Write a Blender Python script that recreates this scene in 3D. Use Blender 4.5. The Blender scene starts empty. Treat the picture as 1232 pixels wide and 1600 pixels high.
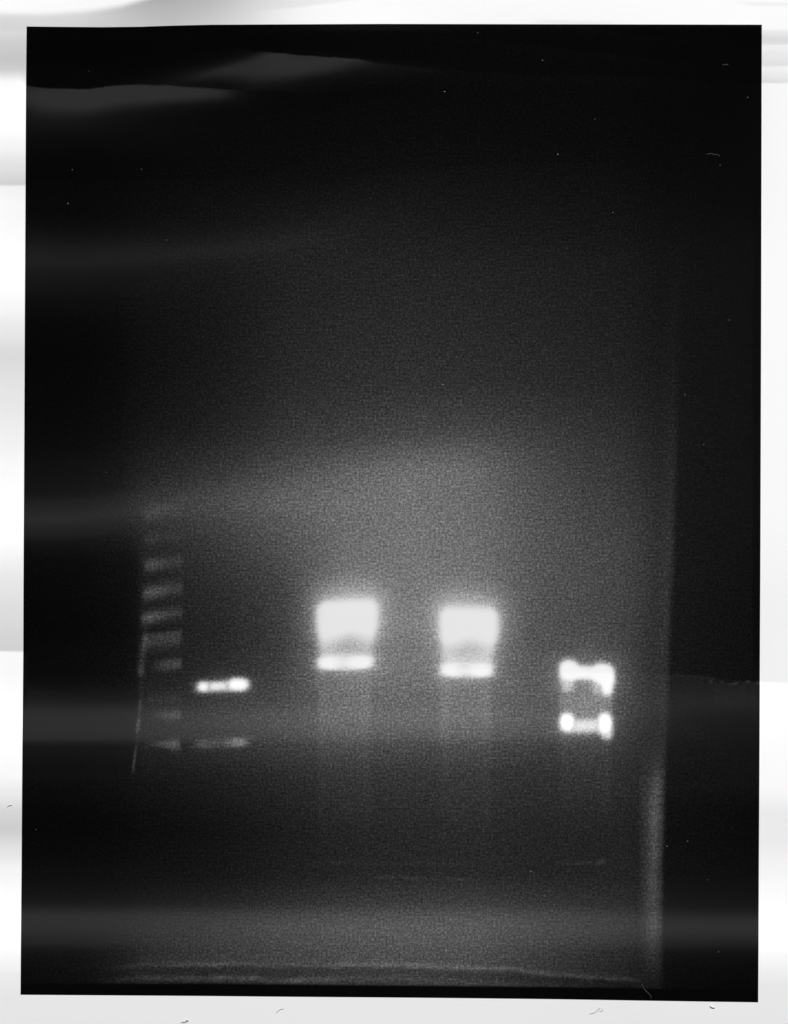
import bpy, math
import numpy as np

# ------------------------------------------------------------------ camera, world, lamps, exposure
S = bpy.context.scene
W, H = 1232.0, 1600.0            # the frame, counted in print dots
PX = 0.087e-3                    # one dot of the print in metres (the print is about 100 mm wide)
CAM_D = 3.0
cam_d = bpy.data.cameras.new('camera')
cam = bpy.data.objects.new('camera', cam_d)
S.collection.objects.link(cam)
cam.location = (0, 0, CAM_D)
cam_d.sensor_fit = 'VERTICAL'
cam_d.sensor_height = 36
cam_d.lens = 36 * CAM_D / (H * PX)
cam_d.clip_end = 50
cam_d.clip_start = 0.1
S.camera = cam
world = bpy.data.worlds.new('World')
S.world = world
world.use_nodes = True
world.node_tree.nodes['Background'].inputs[0].default_value = (1, 1, 1, 1)
world.node_tree.nodes['Background'].inputs[1].default_value = 0.02
S.view_settings.view_transform = 'Standard'
S.view_settings.look = 'None'
S.view_settings.exposure = 0
S.view_settings.gamma = 1
S.view_settings.use_curve_mapping = False

S_STAR = 0.165                    # paper tilt at which the sheen lamp mirrors into the camera
KEY_Z = math.radians(70)         # the low lamp that lights the paper
KEY_K = math.tan(KEY_Z)
def strip(name, zen, dist, lx, ly, power):
    d = bpy.data.lights.new(name, 'AREA')
    d.shape = 'RECTANGLE'
    d.size, d.size_y = lx, ly
    d.energy = power
    d.color = (1, 1, 1)
    o = bpy.data.objects.new(name, d)
    S.collection.objects.link(o)
    o.location = (0, dist * math.sin(zen), dist * math.cos(zen))
    o.rotation_euler = (-zen, 0, 0)
    return o
strip('scanner_lamp_low', KEY_Z, 4.0, 1.2, 0.30, 394)
strip('added_sheen_strip', 2 * math.atan(S_STAR), 4.0, 7.0, 0.22, 8.7)  # second strip added to raise the gloss streaks; a scanner has one lamp

# ------------------------------------------------------------------ small helpers
def sm(a, b, x):
    t = np.clip((x - a) / (b - a), 0, 1)
    return t * t * (3 - 2 * t)
def curve(pts, x):
    xs, ys = zip(*pts)
    return np.interp(x, xs, ys)
def scurve(pts, x):              # smooth curve through control points (monotone-ish cosine blend)
    xs = np.array([p[0] for p in pts], float); ys = np.array([p[1] for p in pts], float)
    i = np.clip(np.searchsorted(xs, x) - 1, 0, len(xs) - 2)
    t = np.clip((x - xs[i]) / (xs[i + 1] - xs[i]), 0, 1)
    t = t * t * (3 - 2 * t) * .6 + t * .4
    return ys[i] * (1 - t) + ys[i + 1] * t
def lin(v):                      # printed grey 0..255 -> reflectance under even light
    v = np.clip(np.asarray(v, float), 0, 400) / 255
    return np.where(v <= .04045, v / 12.92, ((np.maximum(v, 0) + .055) / 1.055) ** 2.4)
def g(x, c, w):
    return np.exp(-((x - c) / w) ** 2)
rng = np.random.default_rng(7)
def wobble(x, seed, scale, amp): # smooth 1-D irregularity
    r = np.random.default_rng(seed)
    n = 0 * x
    for k in range(5):
        n = n + np.sin(x / scale * (1 + k * .83) + r.uniform(0, 6.28)) / (1 + k * .6)
    return n * amp / 2

# ------------------------------------------------------------------ the waviness of the paper
PAD = 70
xs = np.arange(-PAD, W + PAD + 1, 1.0)
ys = np.arange(-PAD, H + PAD + 1, 1.0)
X, Y = np.meshgrid(xs, ys)
BASE = 0.80                      # brightness of level white paper
def tilt_for(v):                 # paper tilt that turns level white into this grey in the margin
    return (lin(v) / BASE - 1) / KEY_K

def tilt_field(X, Y):
    # the waves above the crease swing upwards towards the right
    Y0 = Y
    up4 = curve([(0, 0), (120, 0), (300, 12), (420, 22), (520, 40), (600, 66), (690, 100), (800, 130)], X)
    up8 = curve([(0, 0), (120, 2), (300, 24), (500, 52), (650, 76), (760, 105), (900, 135)], X)
    win4 = sm(190, 330, Y) * (1 - sm(470, 560, Y)); win8 = sm(560, 680, Y) * (1 - sm(840, 1000, Y))
    keep = sm(38, 60, X) * (1 - sm(1150, 1185, X))
    YM = Y + (up4 * win4 + up8 * win8) * keep
    # left margin
    yA = curve([(-80, 120), (0, 120), (28, 122), (41, 133), (80, 137), (140, 138), (180, 132), (220, 131), (260, 132), (300, 135), (420, 142), (600, 150)], X) + wobble(X, 3, 9, .5)
    L = scurve([(-70, tilt_for(255)), (0, .10), (14, .04), (40, tilt_for(222)), (75, tilt_for(203)), (92, tilt_for(197)), (106, tilt_for(203)), (130, .085), (150, .105),
                (200, .10), (225, tilt_for(248)), (262, tilt_for(227)), (289.5, tilt_for(211)), (290.5, tilt_for(247)), (320, .09), (372, .098), (390, .112), (410, .117), (434, .108),
                (455, .10), (478, tilt_for(250)), (515, tilt_for(234)), (556, tilt_for(219)), (620, tilt_for(231)), (690, tilt_for(243)), (735, .085),
                (768, .100), (790, .118), (812, .129), (838, .116), (862, .08), (880, tilt_for(243)), (905, tilt_for(233)), (960, tilt_for(220)), (1000, tilt_for(211)), (1040, tilt_for(206))], YM)
    L2 = scurve([(1000, .075), (1040, .085), (1080, .102), (1128, .143), (1150, .134), (1170, .104), (1210, .08), (1240, tilt_for(236)), (1270, tilt_for(212)), (1295, tilt_for(203)),
                 (1330, tilt_for(228)), (1360, .06), (1404, .104), (1438, .140), (1470, .122), (1506, .06), (1525, tilt_for(236)), (1560, tilt_for(230)), (1700, tilt_for(228))], Y)
    yC = curve([(-80, 1016), (0, 1018), (60, 1019), (400, 1032), (850, 1052), (1050, 1053), (1105, 1057), (1120, 1060), (1135, 1067), (1145, 1068), (1158, 1063), (1175, 1065), (1240, 1068), (1310, 1070)], X)
    # middle of the sheet
    M = scurve([(-70, .08), (0, .08), (36, .07), (60, -.01), (300, -.01), (350, .05), (400, .105), (412, .105), (455, .04), (500, .0), (600, 0.0), (740, .04), (800, .105), (820, .10), (880, .03), (980, .0), (1016, .0), (1024, .045),
                (1080, .09), (1125, .138), (1148, .13), (1174, .085), (1210, .02), (1300, .0), (1365, .02), (1402, .10), (1440, .140), (1472, .12), (1512, .03), (1540, .0), (1700, .0)], YM)
    # right margin
    R = scurve([(-70, .09), (0, .09), (44, .085), (49, tilt_for(238)), (62, tilt_for(222)), (69, tilt_for(228)), (71, tilt_for(246)), (84, tilt_for(238)), (102, tilt_for(230)), (105, tilt_for(248)),
                (118, tilt_for(240)), (129, tilt_for(228)), (131, tilt_for(254)), (400, .08), (800, .075), (860, tilt_for(248)), (950, tilt_for(243)), (1040, tilt_for(243))], Y)
    R2 = scurve([(1030, .10), (1062, .110), (1095, .120), (1135, .105), (1200, .085), (1230, tilt_for(252)), (1270, tilt_for(236)), (1310, tilt_for(236)), (1360, tilt_for(247)), (1385, .085),
                 (1412, .104), (1448, .140), (1474, .118), (1500, .070), (1515, tilt_for(242)), (1540, tilt_for(232)), (1700, tilt_for(228))], Y)
    calm = sm(40, 44, X) * sm(270, 289, Y) * (1 - sm(372, 390, Y))      # the edge at 290 is only in the margin
    L = L * (1 - calm) + curve([(270, .0), (330, .01), (372, .098), (395, .115)], Y) * calm
    c2 = sm(40, 44, X) * sm(985, 1010, Y) * (1 - sm(1078, 1084, Y))
    L2 = L2 * (1 - c2) + curve([(985, -.02), (1050, .02), (1082, .102)], Y) * c2
    L = L * (1 - c2) + curve([(985, -.02), (1050, .02), (1082, .102)], Y) * c2
    c3 = (1 - sm(1186, 1189, X)) * sm(40, 46, Y) * (1 - sm(300, 420, Y))
    R = R * (1 - c3) + curve([(44, -.02), (122, -.02), (136, .01), (200, .03), (420, .06)], Y) * c3
    below = sm(-.8, .8, Y - yC)
    L = L * (1 - below) + L2 * below
    R = R * (1 - below) + R2 * below
    M = M - np.maximum(M - .02, 0) * sm(470, 720, X) * (1 - sm(480, 560, Y)) * sm(150, 200, Y)
    M = M - .4 * np.maximum(M - .04, 0) * sm(650, 850, X) * (1 - sm(900, 960, Y)) * sm(560, 620, Y)
    wl = 1 - sm(60, 560, X)
    wr = sm(760, 1150, X)
    # the streak under the crease keeps its strength across the sheet, higher ones die away
    s = L * wl + R * wr + M * (1 - wl - wr)
    # upper left fold: sharp upper edge, soft lower edge
    dA = Y - yA
    lowA = curve([(-80, 56), (41, 54), (150, 48), (230, 42), (330, 22), (420, 6), (600, 2)], X)
    fA = sm(26, 44, X) * sm(-1.5, 1.5, dA) * (1 - sm(lowA * .25, lowA + 28, dA)) * (1 - sm(330, 445, X))
    s = s * (1 - fA) + (.128 + .015 * g(dA, 22, 22)) * fA
    aboveA = sm(-60, -8, dA) * (1 - sm(-1.5, 1.5, dA)) * sm(30, 60, X) * (1 - sm(300, 460, X))
    s = s * (1 - aboveA) + (-.02) * aboveA
    # second fold, to its right
    yB = curve([(300, 68), (360, 72), (380, 74), (400, 79), (440, 82), (470, 86), (520, 89), (560, 92), (616, 102), (700, 108), (800, 117), (880, 118), (960, 118), (1040, 122), (1100, 128), (1240, 130)], X) + wobble(X, 5, 11, .6)
    dB = Y - yB
    lowB = curve([(200, 100), (350, 84), (400, 78), (440, 64), (500, 44), (560, 27), (620, 14), (700, 8), (1300, 5)], X)
    slant = sm(-90, 90, (X - 375) + (Y - 78) * 3.3)      # its left side runs down to the left
    fB = sm(-1.2, 1.2, dB) * (1 - sm(lowB * .40, lowB + 30, dB)) * (1 - sm(-1, 2, dA) * (X < 470)) * slant * (1 - sm(520, 800, X)) * (1 - .45 * sm(440, 620, X))
    sB = .134
    s = s * (1 - fB) + sB * fB
    # faint long creases along the top right
    for pts, a in (([(380, 72), (470, 76), (616, 96), (700, 102)], .06),
                   ([(600, 50), (760, 62), (900, 78), (1100, 100), (1240, 106)], .05),
                   ([(850, 36), (930, 46), (1060, 60), (1130, 66), (1240, 71)], .05),
                   ([(616, 102), (700, 108), (800, 117), (880, 118), (1000, 118), (1100, 127), (1240, 130)], .045)):
        yc = curve(pts, X) + wobble(X, 9, 14, .5)
        d = Y - yc
        e = sm(pts[0][0], pts[0][0] + 120, X) * (1 - sm(pts[-1][0] - 40, pts[-1][0] + 5, X) * (pts[-1][0] < 1200))
        s = s + a * e * sm(-.8, .8, d) * np.exp(-np.maximum(d, 0) / 22) * (1 - .8 * sm(1000, 1150, X)) * (X < 1195)
    # top margin: the curl of the upper left corner
    top = 1 - sm(44, 52, Y)
    t = np.full_like(X, .09)
    edge = curve([(-80, 15), (0, 14), (60, 15), (130, 11), (190, 2), (230, -10), (300, -30), (700, -60)], X)     # white above this line
    greyv = curve([(-80, 218), (0, 222), (60, 226), (130, 222), (180, 205), (235, 178), (270, 170), (310, 176), (360, 200), (420, 226), (480, 240), (540, 246), (620, 252)], X)
    deep = curve([(-80, -8), (60, -8), (150, -8), (220, 8), (320, 16), (450, 4), (600, 0)], X) * (Y - 12) / 24
    grey = tilt_for(np.clip(greyv + deep, 120, 254))
    e2 = curve([(-80, 60), (380, 60), (395, 17), (450, 13), (500, 7), (560, 0), (620, -9), (700, -30)], X)       # second edge: white beyond it
    f = sm(0, 14, Y - edge)
    t = .09 * (1 - f) + grey * f
    lift = sm(-1.5, 1.5, Y - e2) * sm(385, 470, X)
    t = t * (1 - lift) + (tilt_for(244) + .045 * sm(410, 520, X)) * lift
    t = np.where(X > 640, .09, t)
    wt = top * (1 - sm(640, 760, X)) * sm(0, 40, X + 30 - 0 * Y)
    s = s * (1 - wt) + t * wt
    # thin ripples of the top right corner
    for pts in ([(820, 30), (870, 32), (980, 35)], [(1140, 0), (1180, 4), (1300, 6)]):
        d = Y - curve(pts, X)
        s = s - .05 * g(d, 2, 3) * sm(pts[0][0], pts[0][0] + 40, X) * (1 - sm(pts[-1][0] - 60, pts[-1][0], X))
    # crumple along the crease at the right
    cr = g(Y, 1064 + wobble(X, 21, 6, 3), 3.0) * sm(1090, 1125, X) * (1 - sm(1188, 1200, X))
    s = s + .045 * cr * np.sin(X / 4.1 + 2 * np.sin(X / 11)) + .02 * g(Y, yC, 1.6) * sm(1030, 1060, X) * (1 - sm(1180, 1200, X))
    s = np.where(s > .1, .1 + (s - .1) * 1.625, s)       # tops of the waves
    # camera and lamp are not infinitely far: allow for it
    Yw = (H / 2 - Y) * PX
    zen = 2 * math.atan(S_STAR)
    ly, lz = 4 * math.sin(zen), 4 * math.cos(zen)
    ang_l = np.arctan2(ly - Yw, lz)
    ang_c = np.arctan2(-Yw, CAM_D)
    s = s + np.tan((ang_l + ang_c) / 2) - S_STAR
    return s

SL = tilt_field(X, Y)
HT = np.cumsum(SL, axis=0) * PX
def gblur(A, sig, ax):
    n = A.shape[ax]; m = int(3 * sig)
    pad = [(0, 0), (0, 0)]; pad[ax] = (m, m)
    P = np.pad(A, pad, mode='reflect', reflect_type='odd')
    f = np.fft.rfftfreq(P.shape[ax]) * 2 * math.pi
    k = np.exp(-.5 * (sig * f) ** 2)
    k = k[:, None] if ax == 0 else k[None, :]
    P = np.fft.irfft(np.fft.rfft(P, axis=ax) * k, n=P.shape[ax], axis=ax)
    return P[m:m + n] if ax == 0 else P[:, m:m + n]
# narrow upright ridges would not survive in a lying sheet: let them die out along the paper
HT -= gblur(HT - gblur(HT, 55, 1), 28, 0)
# keep the sheet level on average and straight at its head
HT -= HT.mean()
HY = np.gradient(HT, axis=0) / PX
HX = np.gradient(HT, axis=1) / PX
def samp(A, x, y):
    fx = np.clip(x + PAD, 0, A.shape[1] - 1.001); fy = np.clip(y + PAD, 0, A.shape[0] - 1.001)
    i = fx.astype(int); j = fy.astype(int); u = fx - i; v = fy - j
    return A[j, i] * (1 - u) * (1 - v) + A[j, i + 1] * u * (1 - v) + A[j + 1, i] * (1 - u) * v + A[j + 1, i + 1] * u * v

# ------------------------------------------------------------------ the printed picture, as grey values
GX = [40, 130, 190, 225, 290, 350, 440, 540, 640, 735, 840, 930, 1000, 1050]
ROWS = {
    40:   [2, 2, 2, 2, 2, 2, 2, 3, 3, 3, 3, 3, 3, 3],
    150:  [3, 3, 3, 3, 4, 4, 5, 6, 7, 8, 8, 7, 6, 5],
    220:  [3, 3, 4, 5, 6, 7, 9, 12, 14, 14, 12, 10, 8, 7],
    300:  [4, 5, 7, 9, 12, 15, 19, 23, 26, 25, 22, 18, 14, 11],
    400:  [4, 6, 10, 14, 20, 25, 31, 36, 38, 37, 33, 27, 22, 17],
    500:  [4, 6, 10, 17, 25, 31, 38, 43, 45, 43, 38, 31, 26, 21],
    600:  [4, 6, 11, 19, 28, 35, 42, 48, 51, 49, 44, 37, 31, 26],
    680:  [4, 6, 12, 22, 31, 40, 50, 58, 66, 66, 56, 45, 38, 32],
    740:  [4, 7, 15, 26, 38, 48, 66, 84, 98, 96, 76, 58, 48, 40],
    790:  [4, 9, 20, 36, 50, 62, 84, 101, 108, 102, 84, 66, 56, 44],
    850:  [4, 8, 16, 30, 42, 54, 76, 104, 113, 108, 90, 74, 64, 50],
    920:  [4, 7, 13, 25, 35, 43, 62, 116, 117, 116, 90, 76, 66, 50],
    980:  [4, 7, 12, 24, 32, 38, 58, 124, 122, 124, 88, 76, 64, 48],
    1040: [4, 7, 12, 22, 30, 38, 56, 112, 108, 112, 86, 90, 62, 44],
    1090: [4, 7, 12, 24, 34, 46, 62, 92, 92, 95, 84, 80, 56, 40],
    1130: [4, 7, 13, 25, 36, 46, 60, 78, 80, 80, 72, 66, 46, 34],
    1170: [4, 7, 12, 22, 29, 38, 50, 62, 62, 62, 58, 58, 44, 32],
    1220: [4, 6, 10, 15, 20, 26, 36, 46, 48, 48, 47, 46, 40, 31],
    1300: [4, 5, 7, 10, 13, 17, 25, 33, 37, 38, 37, 35, 34, 30],
    1360: [4, 5, 7, 10, 13, 17, 25, 32, 35, 36, 35, 33, 32, 30],
    1410: [5, 6, 8, 13, 17, 22, 32, 42, 47, 48, 44, 38, 33, 30],
    1450: [7, 10, 16, 24, 32, 40, 52, 62, 66, 66, 58, 46, 36, 30],
    1500: [6, 10, 22, 36, 46, 52, 60, 68, 72, 70, 58, 42, 32, 26],
    1545: [5, 8, 20, 34, 44, 50, 56, 62, 64, 62, 50, 36, 26, 20],
}
def base_tone(X, Y):
    ry = np.array(sorted(ROWS)); T = np.array([ROWS[k] for k in ry], float)
    gx = np.array(GX, float)
    cx = np.arange(0, 1232.0); cy = np.arange(0, 1600.0)
    # dense table, gently blurred so that no control lines show
    A = np.array([np.interp(cx, gx, r) for r in T])
    A = np.array([np.interp(cy, ry, A[:, i]) for i in range(A.shape[1])]).T
    def blur(A, r, ax):
        k = np.exp(-np.linspace(-2, 2, 2 * r + 1) ** 2); k /= k.sum()
        pad = [(0, 0), (0, 0)]; pad[ax] = (r, r)
        P = np.pad(A, pad, mode='edge'); out = 0
        n = A.shape[ax]
        for q, w in enumerate(k):
            out = out + w * (P[q:q + n] if ax == 0 else P[:, q:q + n])
        return out
    A = A * np.interp(cy, [0, 120, 250, 340, 420, 520, 640, 700], [.9, .65, .55, .68, .84, .88, .94, 1])[:, None]
    A = A * (1 - .25 * sm(300, 420, cy) * (1 - sm(650, 760, cy)))[:, None] ** (1 - sm(300, 480, cx))[None, :]
    A = A * (1 - .08 * sm(740, 860, cx)[None, :] * sm(600, 760, cy)[:, None])
    A = A * (1 - .22 * sm(960, 1050, cx))[None, :]
    A = blur(blur(A, 26, 1), 16, 0)
    xi = np.clip(X, 0, 1230.99); yi = np.clip(Y, 0, 1598.99)
    i = xi.astype(int); j = yi.astype(int); u = xi - i; v = yi - j
    return A[j, i] * (1 - u) * (1 - v) + A[j, i + 1] * u * (1 - v) + A[j + 1, i] * (1 - u) * v + A[j + 1, i + 1] * u * v

def blob(X, Y, cx, cy, hw, hh, ex=5, ey=5, tilt=0.0, p=2.6):
    """soft rounded patch, 1 inside, half height at hw / hh, edge softness ex, ey (dots)"""
    dx = X - cx
    dy = Y - cy - tilt * dx
    r = ((np.abs(dx) / hw) ** p + (np.abs(dy) / hh) ** p + 1e-9) ** (1 / p)
    e = (ex / hw * np.abs(dx) / hw + ey / hh * np.abs(dy) / hh) / (np.abs(dx) / hw + np.abs(dy) / hh + 1e-6)
    return 1 / (1 + np.exp(np.clip((r - 1) / np.maximum(e, .02) * 2.6, -30, 30)))

PATCH = {}                      # name, index -> membership map used to cut the meshes
def tone(X, Y):
    T = base_tone(X, Y)
    wob = wobble(X * 1.0 + Y * .13, 31, 23, 1.0)
    # gel edge at the right: dark beyond it
    xe = curve([(40, 1072), (300, 1070), (480, 1063), (760, 1056), (900, 1052), (1050, 1045), (1180, 1042), (1300, 1038), (1545, 1034)], Y) + wobble(Y, 12, 60, 1.0)
    soft = curve([(0, 26), (480, 14), (700, 7), (1545, 5)], Y)
    out = sm(-soft, soft, X - xe)
    outv = curve([(40, 2), (200, 2), (300, 4), (450, 8), (600, 10), (900, 13), (1100, 11), (1300, 7), (1545, 4)], Y) * curve([(1040, 1.6), (1100, 1.1), (1195, .65)], X)
    strip_in = curve([(300, 0), (480, 2), (800, 6), (1000, 7), (1100, 6), (1180, 4), (1545, 0)], Y) * g(X, xe - 9, 11)
    T = T + strip_in
    # smear along the lower right gel edge
    vs = curve([(1150, 0), (1200, 18), (1240, 40), (1270, 46), (1330, 38), (1380, 32), (1450, 28), (1490, 14), (1535, 2)], Y)
    cs = xe - 16 + wobble(Y, 14, 17, 1.5)
    T = T + vs * (g(X, cs, 10) * .75 + .35 * sm(995, 1006, X) * (1 - sm(-3, 3, X - xe))) * (1 + wobble(Y, 15, 9, .10))
    T = T * (1 - out) + outv * out
    T = T * (1 - .5 * sm(1174, 1178, X) * sm(200, 420, Y) * (1 - sm(1000, 1100, Y)))
    # gel edge at the left, faint
    T = T * (1 - .12 * (1 - sm(184, 196, X)) * sm(350, 500, Y) * (1 - sm(740, 800, Y)))
    T = T * (1 - .30 * (1 - sm(208, 224, X)) * sm(830, 880, Y) * (1 - sm(1180, 1230, Y)))
    # lane trails under the bright bands
    for x0, x1, y0, yb, a in ((497, 580, 1046, 1180, 13), (688, 768, 1060, 1180, 15), (876, 956, 1086, 1160, 16)):
        inside = sm(x0 - 5, x0 + 4, X) * (1 - sm(x1 - 4, x1 + 5, X))
        prof = sm(y0 - 10, y0 + 5, Y) * (1 - .68 * sm(yb - 90, yb + 20, Y)) * (1 - sm(yb + 60, yb + 170, Y))
        rim = .45 * (g(X, x0 + 8, 9) + g(X, x1 - 8, 9)) + .55
        T = T + a * inside * prof * rim
    # bottom of the gel: two wavy bright lines, dark strip below
    y1 = curve([(180, 1512), (220, 1507), (330, 1507), (360, 1505), (430, 1508), (520, 1507), (620, 1507), (700, 1511), (800, 1514), (850, 1521), (900, 1524), (1000, 1531)], X) + wobble(X, 41, 13, .9)
    a1 = curve([(140, 0), (200, 12), (300, 20), (350, 26), (400, 12), (500, 10), (540, 28), (640, 30), (780, 28), (870, 24), (960, 26), (995, 16), (1010, 0)], X) * (1 + wobble(X, 42, 10, .25))
    T = T + .72 * a1 * g(Y, y1, 4.6)
    y2 = curve([(180, 1530), (230, 1527), (300, 1528), (400, 1527), (420, 1532), (500, 1530), (616, 1527), (700, 1533), (800, 1538)], X) + wobble(X, 43, 11, .8)
    a2 = curve([(150, 0), (190, 14), (240, 24), (400, 26), (430, 10), (460, 28), (500, 30), (540, 8), (800, 6), (900, 0)], X) * (1 + wobble(X, 44, 9, .3))
    T = T + .66 * a2 * g(Y, y2, 4.4)
    between = sm(0, 5, Y - y1) * sm(180, 300, X) * (1 - sm(980, 1010, X))
    T = T - 13 * between * (1 - g(Y, y2, 5) * .5) + between * 2.5 * wobble(X + Y * .6, 45, 7, 1.0)
    dark = curve([(40, 1536), (340, 1536), (616, 1539), (900, 1542), (1190, 1545)], X)
    T = T * (1 - sm(-1.6, 1.6, Y - dark) * .955)
    # faint marks low in the gel
    T = T + 9 * g(Y, 1370 + (X - 590) * .032 + wobble(X, 51, 9, .6), 2.2) * sm(575, 600, X) * (1 - sm(735, 758, X))
    T = T + 5 * g(Y, 1349 + wobble(X, 52, 20, 1), 2.5) * sm(480, 520, X) * (1 - sm(700, 740, X))
    T = T + 24 * np.exp(-(((X - 940) / 6) ** 2 + ((Y - 1346) / 3.5) ** 2)) + 7 * g(Y, 1348, 3) * sm(862, 880, X) * (1 - sm(925, 950, X))
    T = T + 10 * np.exp(-(((X - 860) / 5) ** 2 + ((Y - 1118) / 5) ** 2)) * 0

    def add(name, m, v, cut=.42, mode='max'):
        nonlocal T
        PATCH.setdefault(name, []).append((m, cut))
        T = T + (np.maximum(v - T, 0)) * np.clip(m, 0, 1) if mode == 'max' else T + v * m

    # ---- ladder lane
    lad = [  # x at left, y at left, peak left, peak right, half height, rise to the right
        (224, 803, 15, 7, 10, 3), (225, 843, 12, 6, 8, 3), (225, 885, 38, 17, 9, 7), (223, 929, 52, 26, 10, 10), (221, 968, 56, 28, 9, 11)]
    for x0, y0, pl, pr, hh, rise in lad:
        yc = y0 - (X - x0) / 64 * rise - 1.5 * np.sin((X - x0) / 64 * 3.1)
        m = sm(x0 - 5, x0 + 6, X) * (1 - sm(280, 291, X)) * np.exp(-np.abs((Y - yc) / (hh * 1.12)) ** 2.0)
        amp = curve([(x0, pl * .85), (x0 + 14, pl), (x0 + 28, pl * .62 + pr * .3), (x0 + 45, pr), (x0 + 66, pr * .9)], X)
        PATCH.setdefault('ladder_band', []).append((m, .45))
        T = T + amp * m
    yc = 996 - (X - 222) / 64 * 6
    m = sm(219, 229, X) * (1 - sm(279, 288, X)) * sm(-9, -1, Y - yc) * (1 - .72 * sm(6, 24, Y - yc)) * (1 - sm(20, 34, Y - yc))
    PATCH['ladder_band'].append((m, .4)); T = T + 31 * m
    m = sm(228, 262, X) * (1 - sm(280, 288, X)) * np.exp(-np.abs((Y - 1040 + (X - 250) * .1) / 9) ** 2.4)
    PATCH['ladder_band'].append((m, .4)); T = T + 33 * m
    T = T + 8 * sm(225, 235, X) * (1 - sm(280, 288, X)) * g(Y, 1092, 8)
    m = sm(224, 272, X) * (1 - sm(279, 287, X)) * np.exp(-np.abs((Y - 1117) / 8) ** 2.2)
    PATCH['ladder_band'].append((m, .4)); T = T + 27 * m
    m = (sm(228, 268, X) * .85 + .15) * sm(222, 230, X) * (1 - sm(277, 286, X)) * np.exp(-np.abs((Y - 1163 + (X - 275) * -.02) / (5.5 + 4 * sm(255, 275, X))) ** 2.2)
    PATCH['ladder_band'].append((m, .35)); T = T + 42 * m
    # bright left rim of the ladder lane: broken slanting line
    xl = curve([(985, 227), (1030, 222), (1045, 221), (1095, 220), (1125, 217), (1145, 215), (1165, 213), (1208, 208)], Y)
    wl = curve([(985, 6), (1050, 5), (1095, 2.6), (1145, 3.2), (1165, 2.4), (1208, 2.2)], Y)
    al = curve([(985, 10), (1000, 28), (1030, 28), (1038, 34), (1046, 52), (1054, 36), (1060, 6), (1090, 6), (1097, 34), (1108, 34), (1118, 16), (1126, 48), (1140, 48), (1147, 12), (1160, 8), (1168, 30), (1180, 44), (1198, 44), (1206, 26), (1211, 0)], Y)
    line = g(X, xl, wl) * (Y > 980) * (Y < 1212)
    T = T + al * .85 * line
    PATCH['ladder_rim'] = [(line * (al > 20) * (Y > 1034) * (Y < 1060), .35), (line * (al > 14) * (Y > 1090) * (Y < 1122), .3),
                           (line * (al > 14) * (Y >= 1119) * (Y < 1150), .3), (line * (al > 10) * (Y > 1160), .3)]
    # ---- second lane: one sharp band and a faint one
    m = np.maximum(blob(X, Y, 318, 1073, 9, 7.8, 4.6, 4.6, 0, 2.2), blob(X, Y, 372.5, 1069.5, 16.5, 10.2, 4.6, 4.8, 0, 2.5))
    mid = blob(X, Y, 347, 1072, 38, 7.8, 5, 5.2, -.05, 3)
    T = T + np.maximum(222 - T, 0) * m
    T = T + np.maximum(198 - T, 0) * np.clip(mid, 0, 1) * (1 - m)
    T = T + 17 * np.exp(-(((X - 350) / 44) ** 4 + ((Y - 1071) / 19) ** 2))
    PATCH['bright_band'] = [(np.maximum(m, mid), .4)]
    m = blob(X, Y, 346, 1161, 40, 7.5, 4, 5, -.045, 3.2)
    amp = curve([(305, 34), (316, 38), (330, 24), (345, 20), (358, 36), (370, 62), (380, 66)], X)
    T = T + amp * m
    PATCH['faint_band'] = [(m, .42)]
    # ---- third and fourth lanes: overexposed smear over a band
    for k, (cx, yt, hw, yb, tiltt) in enumerate(((542.5, 934.5, 50.5, 1013, -.05), (732, 946, 48.5, 1022, .02))):
        d = Y - (yt + tiltt * (X - cx) + 3 * ((X - cx) / 40) ** 2 * (np.abs(X - cx) < 60) * .3)
        half = hw * curve([(0, .93), (14, .985), (30, 1.0), (45, .98), (62, .89), (80, .83), (110, .82)], np.clip(d, 0, 110))
        cxx = cx + curve([(0, 1.0), (40, 1), (80, -1)], np.clip(d, 0, 80))
        rx = np.abs(X - cxx)
        corner = 16
        qx = np.maximum(rx - (half - corner), 0); qy = np.maximum(corner - d, 0)
        sd = np.where((qx > 0) & (qy > 0), np.sqrt(qx ** 2 + qy ** 2) - corner, np.maximum(rx - half, -d))
        sx = curve([(0, 6.5), (60, 6), (80, 7)], np.clip(d, 0, 80))
        body = 1 / (1 + np.exp(np.clip(sd / sx * 2.4, -30, 30)))
        # dimmer towards the gap below the smear, first in the middle
        sag = (yb - yt) - 8 * g(X, cx + 5, 24)
        gap = sm(sag - 24, sag + 6, d) * (.66 + .34 * g(X, cx, 26))
        val = 231 - (58 if k == 0 else 46) * gap
        body2 = body * (1 - sm(yb - yt + 16, yb - yt + 26, d))
        halo = 62 * np.exp(-np.maximum(sd, 0) / 15) * (1 - body) * (1 - .5 * sm(55, 95, d)) * (1 - sm(90, 150, d)) * sm(-45, 10, d + 12)
        T = T + halo * .72
        T = T + np.maximum(val - T, 0) * body2
        T = T + 22 * np.exp(-(((X - cx) / 58) ** 4 + ((Y - yt + 8) / 26) ** 2)) * (1 - body)
        PATCH.setdefault('bright_smear', []).append((body2 * (1 - sm(sag - 12, sag - 8, d)), .5))
        bx, by, bhw = ((540, 1036, 43.5), (729.5, 1048, 41.5))[k]
        b = blob(X, Y, bx, by, bhw, 10.8, 5, 4.3, -.02 if k == 0 else .01, 3.6)
        waist = 1 - .12 * g(X, bx, 15) * sm(0, 9, np.abs(Y - by))
        T = T + np.maximum(231 - 10 * g(X, bx - 4, 12) - T, 0) * b * waist
        T = T + 20 * blob(X, Y, bx, by + 2, bhw + 3, 17, 8, 7, 0, 3) * (1 - b)
        PATCH.setdefault('bright_band', []).append((b, .45))
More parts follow.
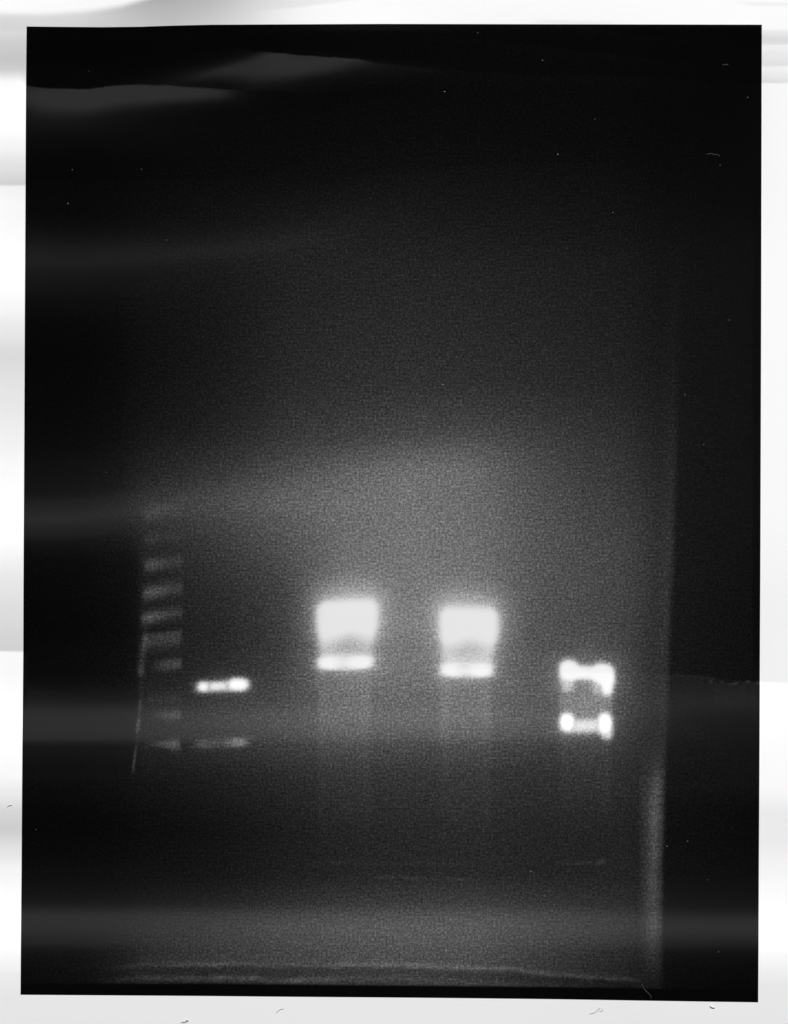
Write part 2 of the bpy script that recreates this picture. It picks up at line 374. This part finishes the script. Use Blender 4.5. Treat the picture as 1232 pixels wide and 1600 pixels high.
    # ---- fifth lane: two dumbbell shaped bands
    halo = np.exp(-(((X - 917) / 62) ** 4 + ((Y - 1058) / 34) ** 2)) * 26 + np.exp(-(((X - 915) / 52) ** 4 + ((Y - 1132) / 26) ** 2)) * 22
    T = T + halo
    inner = blob(X, Y, 916, 1086, 40, 34, 7, 9, 0, 4)
    T = T + np.maximum(116 - T, 0) * inner * .85
    def union(*ms):
        q = 1
        for m_ in ms: q = q * (1 - np.clip(m_, 0, 1))
        return 1 - q
    up = union(*[blob(X, Y, 889, 1048, 15.5, 17.5, 4.6, 5, 0, 2.4), blob(X, Y, 918, 1051.5, 33, 11.5, 6, 6, .06, 3),
                            blob(X, Y, 944, 1054, 17, 18, 4.8, 5, .1, 2.6), blob(X, Y, 949, 1070, 9.5, 17, 4.6, 5.5, 0, 2.6)])
    T = T + np.maximum(185 - T, 0) * blob(X, Y, 887, 1068, 10, 12, 5, 6, 0, 2.4) * (1 - up)
    T = T + np.maximum(165 - T, 0) * blob(X, Y, 934, 1072, 9, 13, 6, 7, 0, 2.4) * (1 - up)
    T = T + np.maximum(232 - T, 0) * up
    PATCH['bright_band'].append((up, .45))
    lo = np.maximum(blob(X, Y, 886.5, 1128.5, 11.8, 14.5, 4.6, 5, 0, 2.3), blob(X, Y, 945.5, 1131, 11.5, 17.5, 4.6, 5.5, 0, 2.4))
    bar = blob(X, Y, 915, 1134.0, 36, 10.6, 7, 6.5, -.03, 3)
    tail = blob(X, Y, 949, 1147, 7, 8, 4, 5, 0, 2.4)
    T = T + np.maximum(200 - T, 0) * bar * (1 - lo)
    T = T + np.maximum(200 - T, 0) * tail * (1 - lo)
    T = T + np.maximum(238 - T, 0) * lo
    PATCH['bright_band'].append((np.maximum(lo, bar), .45))
    return np.clip(T, 1.5, 246)

# ------------------------------------------------------------------ outline of the print
def left_x(y):   return curve([(41, 41.5), (120, 40.5), (290, 39.8), (500, 38.9), (700, 38.0), (1018, 36.8), (1300, 34.8), (1553, 33.2)], y)
def right_x(y):  return curve([(37, 1191.2), (500, 1189.8), (900, 1188), (1200, 1186.2), (1564, 1183.8)], y)
def top_y(x):    return curve([(41, 40.7), (80, 41.2), (160, 41.8), (220, 41.0), (270, 39.2), (330, 37.8), (600, 36.8), (900, 37.4), (1192, 38.0)], x)
def bot_y(x):    return curve([(33, 1553.4), (240, 1555), (616, 1558), (900, 1561), (1184, 1564.6)], x)

# ------------------------------------------------------------------ materials
def mat(name):
    m = bpy.data.materials.new(name); m.use_nodes = True
    return m, m.node_tree, m.node_tree.nodes['Principled BSDF']
def N(nt, t, **k):
    n = nt.nodes.new(t)
    for a, b in k.items(): setattr(n, a, b)
    return n
def math_n(nt, op, a, b=None, clamp=False):
    n = N(nt, 'ShaderNodeMath', operation=op); n.use_clamp = clamp
    for i, v in enumerate((a, b)):
        if v is None: continue
        if isinstance(v, (int, float)): n.inputs[i].default_value = v
        else: nt.links.new(v, n.inputs[i])
    return n.outputs[0]
def noise(nt, vec, scale, detail=2.0, rough=.5):
    n = N(nt, 'ShaderNodeTexNoise'); n.noise_dimensions = '3D'
    n.inputs['Scale'].default_value = scale; n.inputs['Detail'].default_value = detail; n.inputs['Roughness'].default_value = rough
    nt.links.new(vec, n.inputs['Vector'])
    return n.outputs[0]
def mapped(nt, vec, sc):
    n = N(nt, 'ShaderNodeMapping'); n.inputs['Scale'].default_value = sc
    nt.links.new(vec, n.inputs['Vector'])
    return n.outputs[0]
ROUGH, SPEC = 0.20, 0.5
LEVEL_ALB = .92                  # reflectance of blank paper
def thermal(name, blank=False):
    m, nt, p = mat(name)
    tc = N(nt, 'ShaderNodeNewGeometry').outputs['Position']
    dot = 1 / PX
    fine = noise(nt, mapped(nt, tc, (dot * .29, dot * .29, 0)), 1.0, 2, .6)     # grain about three dots wide
    rows = noise(nt, mapped(nt, tc, (dot * .035, dot * .42, 0)), 1.0, 2, .6)     # print rows
    cols = noise(nt, mapped(nt, tc, (dot * .40, dot * .05, 0)), 1.0, 2, .6)      # heating elements
    if blank:
        v = math_n(nt, 'SUBTRACT', fine, .5); v = math_n(nt, 'MULTIPLY', v, .030)
        w = math_n(nt, 'SUBTRACT', rows, .5); w = math_n(nt, 'MULTIPLY', w, .022)
        f = math_n(nt, 'ADD', math_n(nt, 'ADD', v, w), 1.0)
        out = math_n(nt, 'MULTIPLY', f, LEVEL_ALB)
    else:
        at = N(nt, 'ShaderNodeAttribute'); at.attribute_name = 'tone'
        t = at.outputs['Fac']
        # grain fades out where the paper is left almost white
        amp = math_n(nt, 'SUBTRACT', 1.0, math_n(nt, 'MULTIPLY', t, 1.38), True)
        v = math_n(nt, 'MULTIPLY', math_n(nt, 'SUBTRACT', fine, .5), 5.3)
        v2 = math_n(nt, 'MULTIPLY', math_n(nt, 'SUBTRACT', rows, .5), 1.5)
        v3 = math_n(nt, 'MULTIPLY', math_n(nt, 'SUBTRACT', cols, .5), 1.2)
        n = math_n(nt, 'MULTIPLY', math_n(nt, 'ADD', math_n(nt, 'ADD', v, v2), v3), amp)
        f = math_n(nt, 'POWER', 2.0, n)
        out = math_n(nt, 'MULTIPLY', math_n(nt, 'MULTIPLY', t, f), LEVEL_ALB / BASE)
    comb = N(nt, 'ShaderNodeCombineColor')
    for i in range(3): nt.links.new(out, comb.inputs[i])
    nt.links.new(comb.outputs[0], p.inputs['Base Color'])
    p.inputs['Roughness'].default_value = ROUGH
    p.inputs['Specular IOR Level'].default_value = SPEC
    # faint orange peel in the coating
    b = N(nt, 'ShaderNodeBump'); b.inputs['Strength'].default_value = .25; b.inputs['Distance'].default_value = 2e-6
    peel = noise(nt, mapped(nt, tc, (dot * .22, dot * .22, 0)), 1.0, 2, .5)
    nt.links.new(peel, b.inputs['Height']); nt.links.new(b.outputs[0], p.inputs['Normal'])
    return m
M_PRINT = thermal('printed thermal paper')
M_BLANK = thermal('blank thermal paper', True)
m, nt, p = mat('white board'); M_BOARD = m
tcb = N(nt, 'ShaderNodeTexCoord').outputs['Object']
rmp = N(nt, 'ShaderNodeMapRange'); rmp.inputs['To Min'].default_value = .74; rmp.inputs['To Max'].default_value = .80
nt.links.new(noise(nt, tcb, 40, 4), rmp.inputs['Value'])
cb = N(nt, 'ShaderNodeCombineColor')
for i in range(3): nt.links.new(rmp.outputs[0], cb.inputs[i])
nt.links.new(cb.outputs[0], p.inputs['Base Color']); p.inputs['Roughness'].default_value = .6
def grey_mat(name, v, rough=.8):
    m, nt, p = mat(name)
    r = N(nt, 'ShaderNodeMapRange'); r.inputs['To Min'].default_value = v * .8; r.inputs['To Max'].default_value = v * 1.2
    nt.links.new(noise(nt, N(nt, 'ShaderNodeNewGeometry').outputs['Position'], 6000, 2), r.inputs['Value'])
    c = N(nt, 'ShaderNodeCombineColor')
    for i in range(3): nt.links.new(r.outputs[0], c.inputs[i])
    nt.links.new(c.outputs[0], p.inputs['Base Color']); p.inputs['Roughness'].default_value = rough
    return m
M_DUST = grey_mat('pale dust', .15)
M_FIBRE = grey_mat('grey lint', .6)
M_LINT = grey_mat('dull lint', .10)

# ------------------------------------------------------------------ mesh building
def world_xyz(x, y, lift=0.0):
    return np.stack([(x - W / 2) * PX, (H / 2 - y) * PX, samp(HT, x, y) + lift], -1)
def normals(x, y):
    n = np.stack([-samp(HX, x, y), samp(HY, x, y), np.ones_like(x)], -1)
    return n / np.linalg.norm(n, axis=-1, keepdims=True)
def make_mesh(name, x, y, quads, material, parent, tonev=None, extra=None, label=None):
    """x, y: flat arrays; quads: (n,4) indices; vertex normals follow the sheet"""
    used, inv = np.unique(quads, return_inverse=True)
    q = inv.reshape(quads.shape)
    x, y = x[used], y[used]
    co = world_xyz(x, y); nr = normals(x, y)
    me = bpy.data.meshes.new(name)
    me.vertices.add(len(co)); me.vertices.foreach_set('co', co.astype(np.float32).ravel())
    me.loops.add(q.size); me.loops.foreach_set('vertex_index', q.astype(np.int32).ravel())
    me.polygons.add(len(q))
    me.polygons.foreach_set('loop_start', np.arange(0, q.size, 4, dtype=np.int32))
    me.polygons.foreach_set('loop_total', np.full(len(q), 4, np.int32))
    me.update(calc_edges=True)
    me.polygons.foreach_set('use_smooth', np.ones(len(q), bool))
    me.normals_split_custom_set_from_vertices(nr.astype(np.float32).tolist() if len(nr) < 50 else nr.astype(np.float32))
    if tonev is not None:
        a = me.attributes.new('tone', 'FLOAT', 'POINT')
        a.data.foreach_set('value', tonev[used].astype(np.float32))
    me.materials.append(material)
    o = bpy.data.objects.new(name, me)
    S.collection.objects.link(o)
    if parent: o.parent = parent
    if label: o['label'] = label
    return o
def grid_quads(nx, ny):
    i, j = np.meshgrid(np.arange(nx - 1), np.arange(ny - 1))
    a = j * nx + i
    return np.stack([a + nx, a + nx + 1, a + 1, a], -1).reshape(-1, 4)

root = bpy.data.objects.new('gel_photograph', None)
S.collection.objects.link(root)
root['label'] = 'glossy black and white thermal print of a DNA gel, wavy white border around it'
root['category'] = 'photograph'

# picture: a fine grid fitted to the slightly crooked outline
NX, NY = 577, 761
u = np.linspace(0, 1, NX); v = np.linspace(0, 1, NY)
U, V = np.meshgrid(u, v)
x = 41 + U * 1150; y = 41 + V * 1520
for _ in range(4):
    xl, xr = left_x(y), right_x(y); yt, yb = top_y(x), bot_y(x)
    x = xl + (xr - xl) * U; y = yt + (yb - yt) * V
PXg, PYg = x, y
T = tone(PXg, PYg)
tone_lin = lin(T) .ravel()
quads = grid_quads(NX, NY)
def cellmask(m, cut):
    c = (m[:-1, :-1] + m[1:, :-1] + m[:-1, 1:] + m[1:, 1:]) / 4
    return (c > cut).ravel()
owner = np.zeros(len(quads), bool)
picture_cuts = []
LBL = {'ladder_band': None, 'ladder_rim': None, 'bright_band': None, 'faint_band': 'faint grey band', 'bright_smear': None}
for name, lst in PATCH.items():
    for m_, cut in lst:
        c = cellmask(m_, cut) & ~owner
        if c.sum() < 6: continue
        owner |= c
        picture_cuts.append((name, c))
# bottom strip and lower gel rim stay with the picture
pic = make_mesh('gel_picture', PXg.ravel(), PYg.ravel(), quads[~owner], M_PRINT, root, tone_lin)
for name, c in picture_cuts:
    o = make_mesh(name, PXg.ravel(), PYg.ravel(), quads[c], M_PRINT, pic, tone_lin, label=LBL[name])

# blank margins: four strips that butt against the picture, on the same wavy surface
def strip_mesh(fx, fy, nx, ny):
    U, V = np.meshgrid(np.linspace(0, 1, nx), np.linspace(0, 1, ny))
    return fx(U, V), fy(U, V)
E = 40.0
parts = []
ycol = PYg[:, 0]; ycolR = PYg[:, -1]; xrow = PXg[0, :]; xrowB = PXg[-1, :]
def block(edge_x, edge_y, out_x, out_y, n):
    t = np.linspace(0, 1, n)[:, None]
    return edge_x[None] * (1 - t) + out_x[None] * t, edge_y[None] * (1 - t) + out_y[None] * t
# left and right run the full height; top and bottom lie between
ext_top = np.linspace(-E, ycol[0], 42)[:-1]; ext_bot = np.linspace(ycol[-1], H + E, 46)[1:]
yl = np.concatenate([ext_top, ycol, ext_bot]); xl = np.concatenate([np.full(41, PXg[0, 0]), PXg[:, 0], np.full(45, PXg[-1, 0])])
ext_topR = np.linspace(-E, ycolR[0], 42)[:-1]; ext_botR = np.linspace(ycolR[-1], H + E, 46)[1:]
yr = np.concatenate([ext_topR, ycolR, ext_botR]); xr = np.concatenate([np.full(41, PXg[0, -1]), PXg[:, -1], np.full(45, PXg[-1, -1])])
blocks = [block(xl, yl, np.full_like(xl, -E), yl, 40), block(xr, yr, np.full_like(xr, W + E), yr, 42)]
blocks.append(block(xrow, PYg[0, :], xrow, np.full_like(xrow, -E), 42))
blocks.append(block(xrowB, PYg[-1, :], xrowB, np.full_like(xrowB, H + E), 42))
bx, by, bq, off = [], [], [], 0
for k, (a, b) in enumerate(blocks):
    q = grid_quads(a.shape[1], a.shape[0])
    # face up: check winding
    p0, p1, p2 = q[0][0], q[0][1], q[0][2]
    ax, ay = a.ravel(), -b.ravel()
    if (ax[p1] - ax[p0]) * (ay[p2] - ay[p0]) - (ay[p1] - ay[p0]) * (ax[p2] - ax[p0]) < 0: q = q[:, ::-1]
    bx.append(a.ravel()); by.append(b.ravel()); bq.append(q + off); off += a.size
border = make_mesh('paper_border', np.concatenate(bx), np.concatenate(by), np.concatenate(bq), M_BLANK, root)

# back of the sheet and its cut edges: the paper is 0.1 mm thick
nx, ny = 80, 100
U, V = np.meshgrid(np.linspace(0, 1, nx), np.linspace(0, 1, ny))
bxx = -E + U * (W + 2 * E); byy = -E + V * (H + 2 * E)
TH = 0.1e-3
loc = world_xyz(bxx.ravel(), byy.ravel(), -3 * TH)
back = bpy.data.meshes.new('paper_back')
fr = grid_quads(nx, ny)[:, ::-1].tolist()
ring = [i for i in range(nx)] + [j * nx + nx - 1 for j in range(1, ny)] + [(ny - 1) * nx + i for i in range(nx - 2, -1, -1)] + [j * nx for j in range(ny - 2, 0, -1)]
vs = loc.tolist(); n0 = len(vs)
for r in ring:
    vs.append((loc[r] + [0, 0, 3 * TH]).tolist())
for k in range(len(ring)):
    k2 = (k + 1) % len(ring)
    fr.append([ring[k], ring[k2], n0 + k2, n0 + k])
back.from_pydata(vs, [], fr); back.materials.append(M_BLANK)
bo = bpy.data.objects.new('paper_back', back); S.collection.objects.link(bo); bo.parent = root

# the board under the print
def box_mesh(name, x0, x1, y0, y1, z0, z1, bev, material):
    import bmesh
    bm = bmesh.new(); bmesh.ops.create_cube(bm, size=1)
    for v_ in bm.verts:
        v_.co = ((x0 + x1) / 2 + v_.co.x * (x1 - x0), (y0 + y1) / 2 + v_.co.y * (y1 - y0), (z0 + z1) / 2 + v_.co.z * (z1 - z0))
    bmesh.ops.bevel(bm, geom=bm.edges[:], offset=bev, segments=2, affect='EDGES')
    me = bpy.data.meshes.new(name); bm.to_mesh(me); bm.free(); me.materials.append(material)
    o = bpy.data.objects.new(name, me); S.collection.objects.link(o)
    return o
fitA = np.c_[loc[:, 0], loc[:, 1], np.ones(len(loc))]
pa, pb, pc = np.linalg.lstsq(fitA, loc[:, 2], rcond=None)[0]
gap_ = float((loc[:, 2] - fitA @ np.array([pa, pb, pc])).min())
brd = box_mesh('table', -.6, .6, -.6, .6, -.02, 0, .002, M_BOARD)
# the print lies on its table: the table top follows the mean plane of the sheet, touching its lowest wave
brd.location = (0, 0, pc + gap_ - .0001)
brd.rotation_euler = (math.atan(pb), -math.atan(pa), 0)
brd['kind'] = 'structure'

# ------------------------------------------------------------------ dust and lint lying on the print
def tube(verts, faces, pts, r):
    pts = np.array(pts, float); n = len(pts); b0 = len(verts)
    for i in range(n):
        d = pts[min(i + 1, n - 1)] - pts[max(i - 1, 0)]; d = d / (np.linalg.norm(d) + 1e-9)
        nrm = np.array([-d[1], d[0]])
        rr = r * .52 * (0.45 if i in (0, n - 1) else 1)
        for k in range(5):
            a = 2 * math.pi * k / 5
            q = pts[i] + nrm * math.cos(a) * rr
            w = world_xyz(np.array(q[0]), np.array(q[1]), (r * .8 + math.sin(a) * rr) * PX)
            verts.append(w.tolist())
    for i in range(n - 1):
        for k in range(5):
            k2 = (k + 1) % 5
            faces.append([b0 + i * 5 + k, b0 + (i + 1) * 5 + k, b0 + (i + 1) * 5 + k2, b0 + i * 5 + k2])
def speck(verts, faces, x, y, rx, ry, seed):
    r = np.random.default_rng(seed); b0 = len(verts); n = 7
    for k in range(n):
        a = 2 * math.pi * k / n; q = r.uniform(.65, 1.2)
        verts.append(world_xyz(np.array(x + math.cos(a) * rx * q), np.array(y + math.sin(a) * ry * q), .05 * PX).tolist())
    verts.append(world_xyz(np.array(x + .0), np.array(y + .0), min(rx, ry) * 1.0 * PX).tolist())
    for k in range(n): faces.append([b0 + (k + 1) % n, b0 + k, b0 + n])
def dust_obj(name, label, cat, build, material):
    v_, f_ = [], []
    build(v_, f_)
    me = bpy.data.meshes.new(name); me.from_pydata(v_, [], f_); me.materials.append(material); me.polygons.foreach_set('use_smooth', np.ones(len(f_), bool))
    o = bpy.data.objects.new(name, me); S.collection.objects.link(o)
    if cat: o['label'] = label; o['category'] = cat
    return o
SP = [(695, 143, 2.6, 1.3), (872, 241, 1.6, 2.2), (113, 265, 1.5, 1.5), (221, 264, 1.4, 1.2), (106, 318, 1.6, 1.6), (692, 601, 2.6, 1.8), (688, 560, 1.2, 1.2), (1140, 500, 1.5, 1.5),
      (1071, 617, 1.3, 1.3), (1100, 695, 1.0, 1.0), (1044, 841, 1.8, 1.5), (1042, 1322, 1.8, 1.8), (1074, 1314, 1.5, 1.5), (830, 1362, 2.6, 1.1), (851, 1400, 1.9, 1.5),
      (1105, 1374, 1.1, 1.1), (1012, 1218, 1.2, 1.4), (138, 111, .9, .9), (166, 738, .9, .9), (1169, 152, 1.2, 1.5),
      (747, 51, 1.2, 1.2), (848, 94, 2.2, 1.0), (930, 186, 1.1, 1.1), (1126, 258, 1.2, 1.2), (958, 332, 1.2, 1.2), (260, 375, 1.8, 1.0), (57, 1296, 1.0, 1.0), (777, 1530, 1.2, 1.6),
      (968, 1227, 1.3, 1.2), (1122, 1486, 2.2, 1.0)]
def b_specks(v_, f_):
    for k, (a, b, rx, ry) in enumerate(SP): speck(v_, f_, a, b, rx * .62, ry * .62, k)
dz = dust_obj('dust', 'tiny pale dust specks scattered over the black print', None, b_specks, M_DUST); dz['kind'] = 'stuff'
dz['label'] = 'tiny pale dust specks scattered over the black picture'
FIB = [
    ('pale lint fibre near the right edge, high on the black picture', [(1105, 241), (1112, 239), (1117, 242), (1121, 240), (1125, 244)], .45, M_LINT),
    ('short pale lint fibre in the black top right corner', [(1129, 101), (1134, 100), (1139, 101)], .45, M_LINT),
    ('thin curved lint fibre at the lower right edge of the gel picture', [(1003, 1536), (1006, 1544), (1012, 1550), (1018, 1556), (1016, 1559)], .5, M_LINT),
    ('short curled lint fibre in white border below the lower right corner', [(1108, 1569), (1111, 1572), (1116, 1572.5)], .7, M_FIBRE),
    ('long faint curled lint fibre in the bottom border', [(920, 1583), (930, 1581), (935, 1575), (938, 1573), (936, 1580), (943, 1577), (940, 1574)], .32, M_FIBRE),
    ('dark star shaped lint tuft at the bottom border, left of centre', [(283, 1597), (288, 1594), (287, 1598), (292, 1592), (296, 1594), (289, 1596)], .5, M_FIBRE),
    ('fine arched lint fibre in the bottom border below the bright smears', [(432, 1582), (435, 1578), (440, 1575), (444, 1575)], .35, M_FIBRE),
    ('short dark lint fibre on the left border beside the lowest grey fold', [(12, 1260), (15, 1257.5), (20, 1257)], .4, M_FIBRE),
]
for lb, pts, r, mm in FIB:
    def b_f(v_, f_, pts=pts, r=r):
        P = np.array(pts, float); tt = np.linspace(0, len(P) - 1, len(P) * 4)
        Q = np.stack([np.interp(tt, range(len(P)), P[:, 0]), np.interp(tt, range(len(P)), P[:, 1])], -1)
        K = np.array([1, 2, 3, 2, 1.]) / 9
        Qs = Q.copy()
        for ax in (0, 1): Qs[2:-2, ax] = np.convolve(Q[:, ax], K, 'valid')
        tube(v_, f_, Qs, r)
    o = dust_obj('lint_fibre', lb, 'lint', b_f, mm)
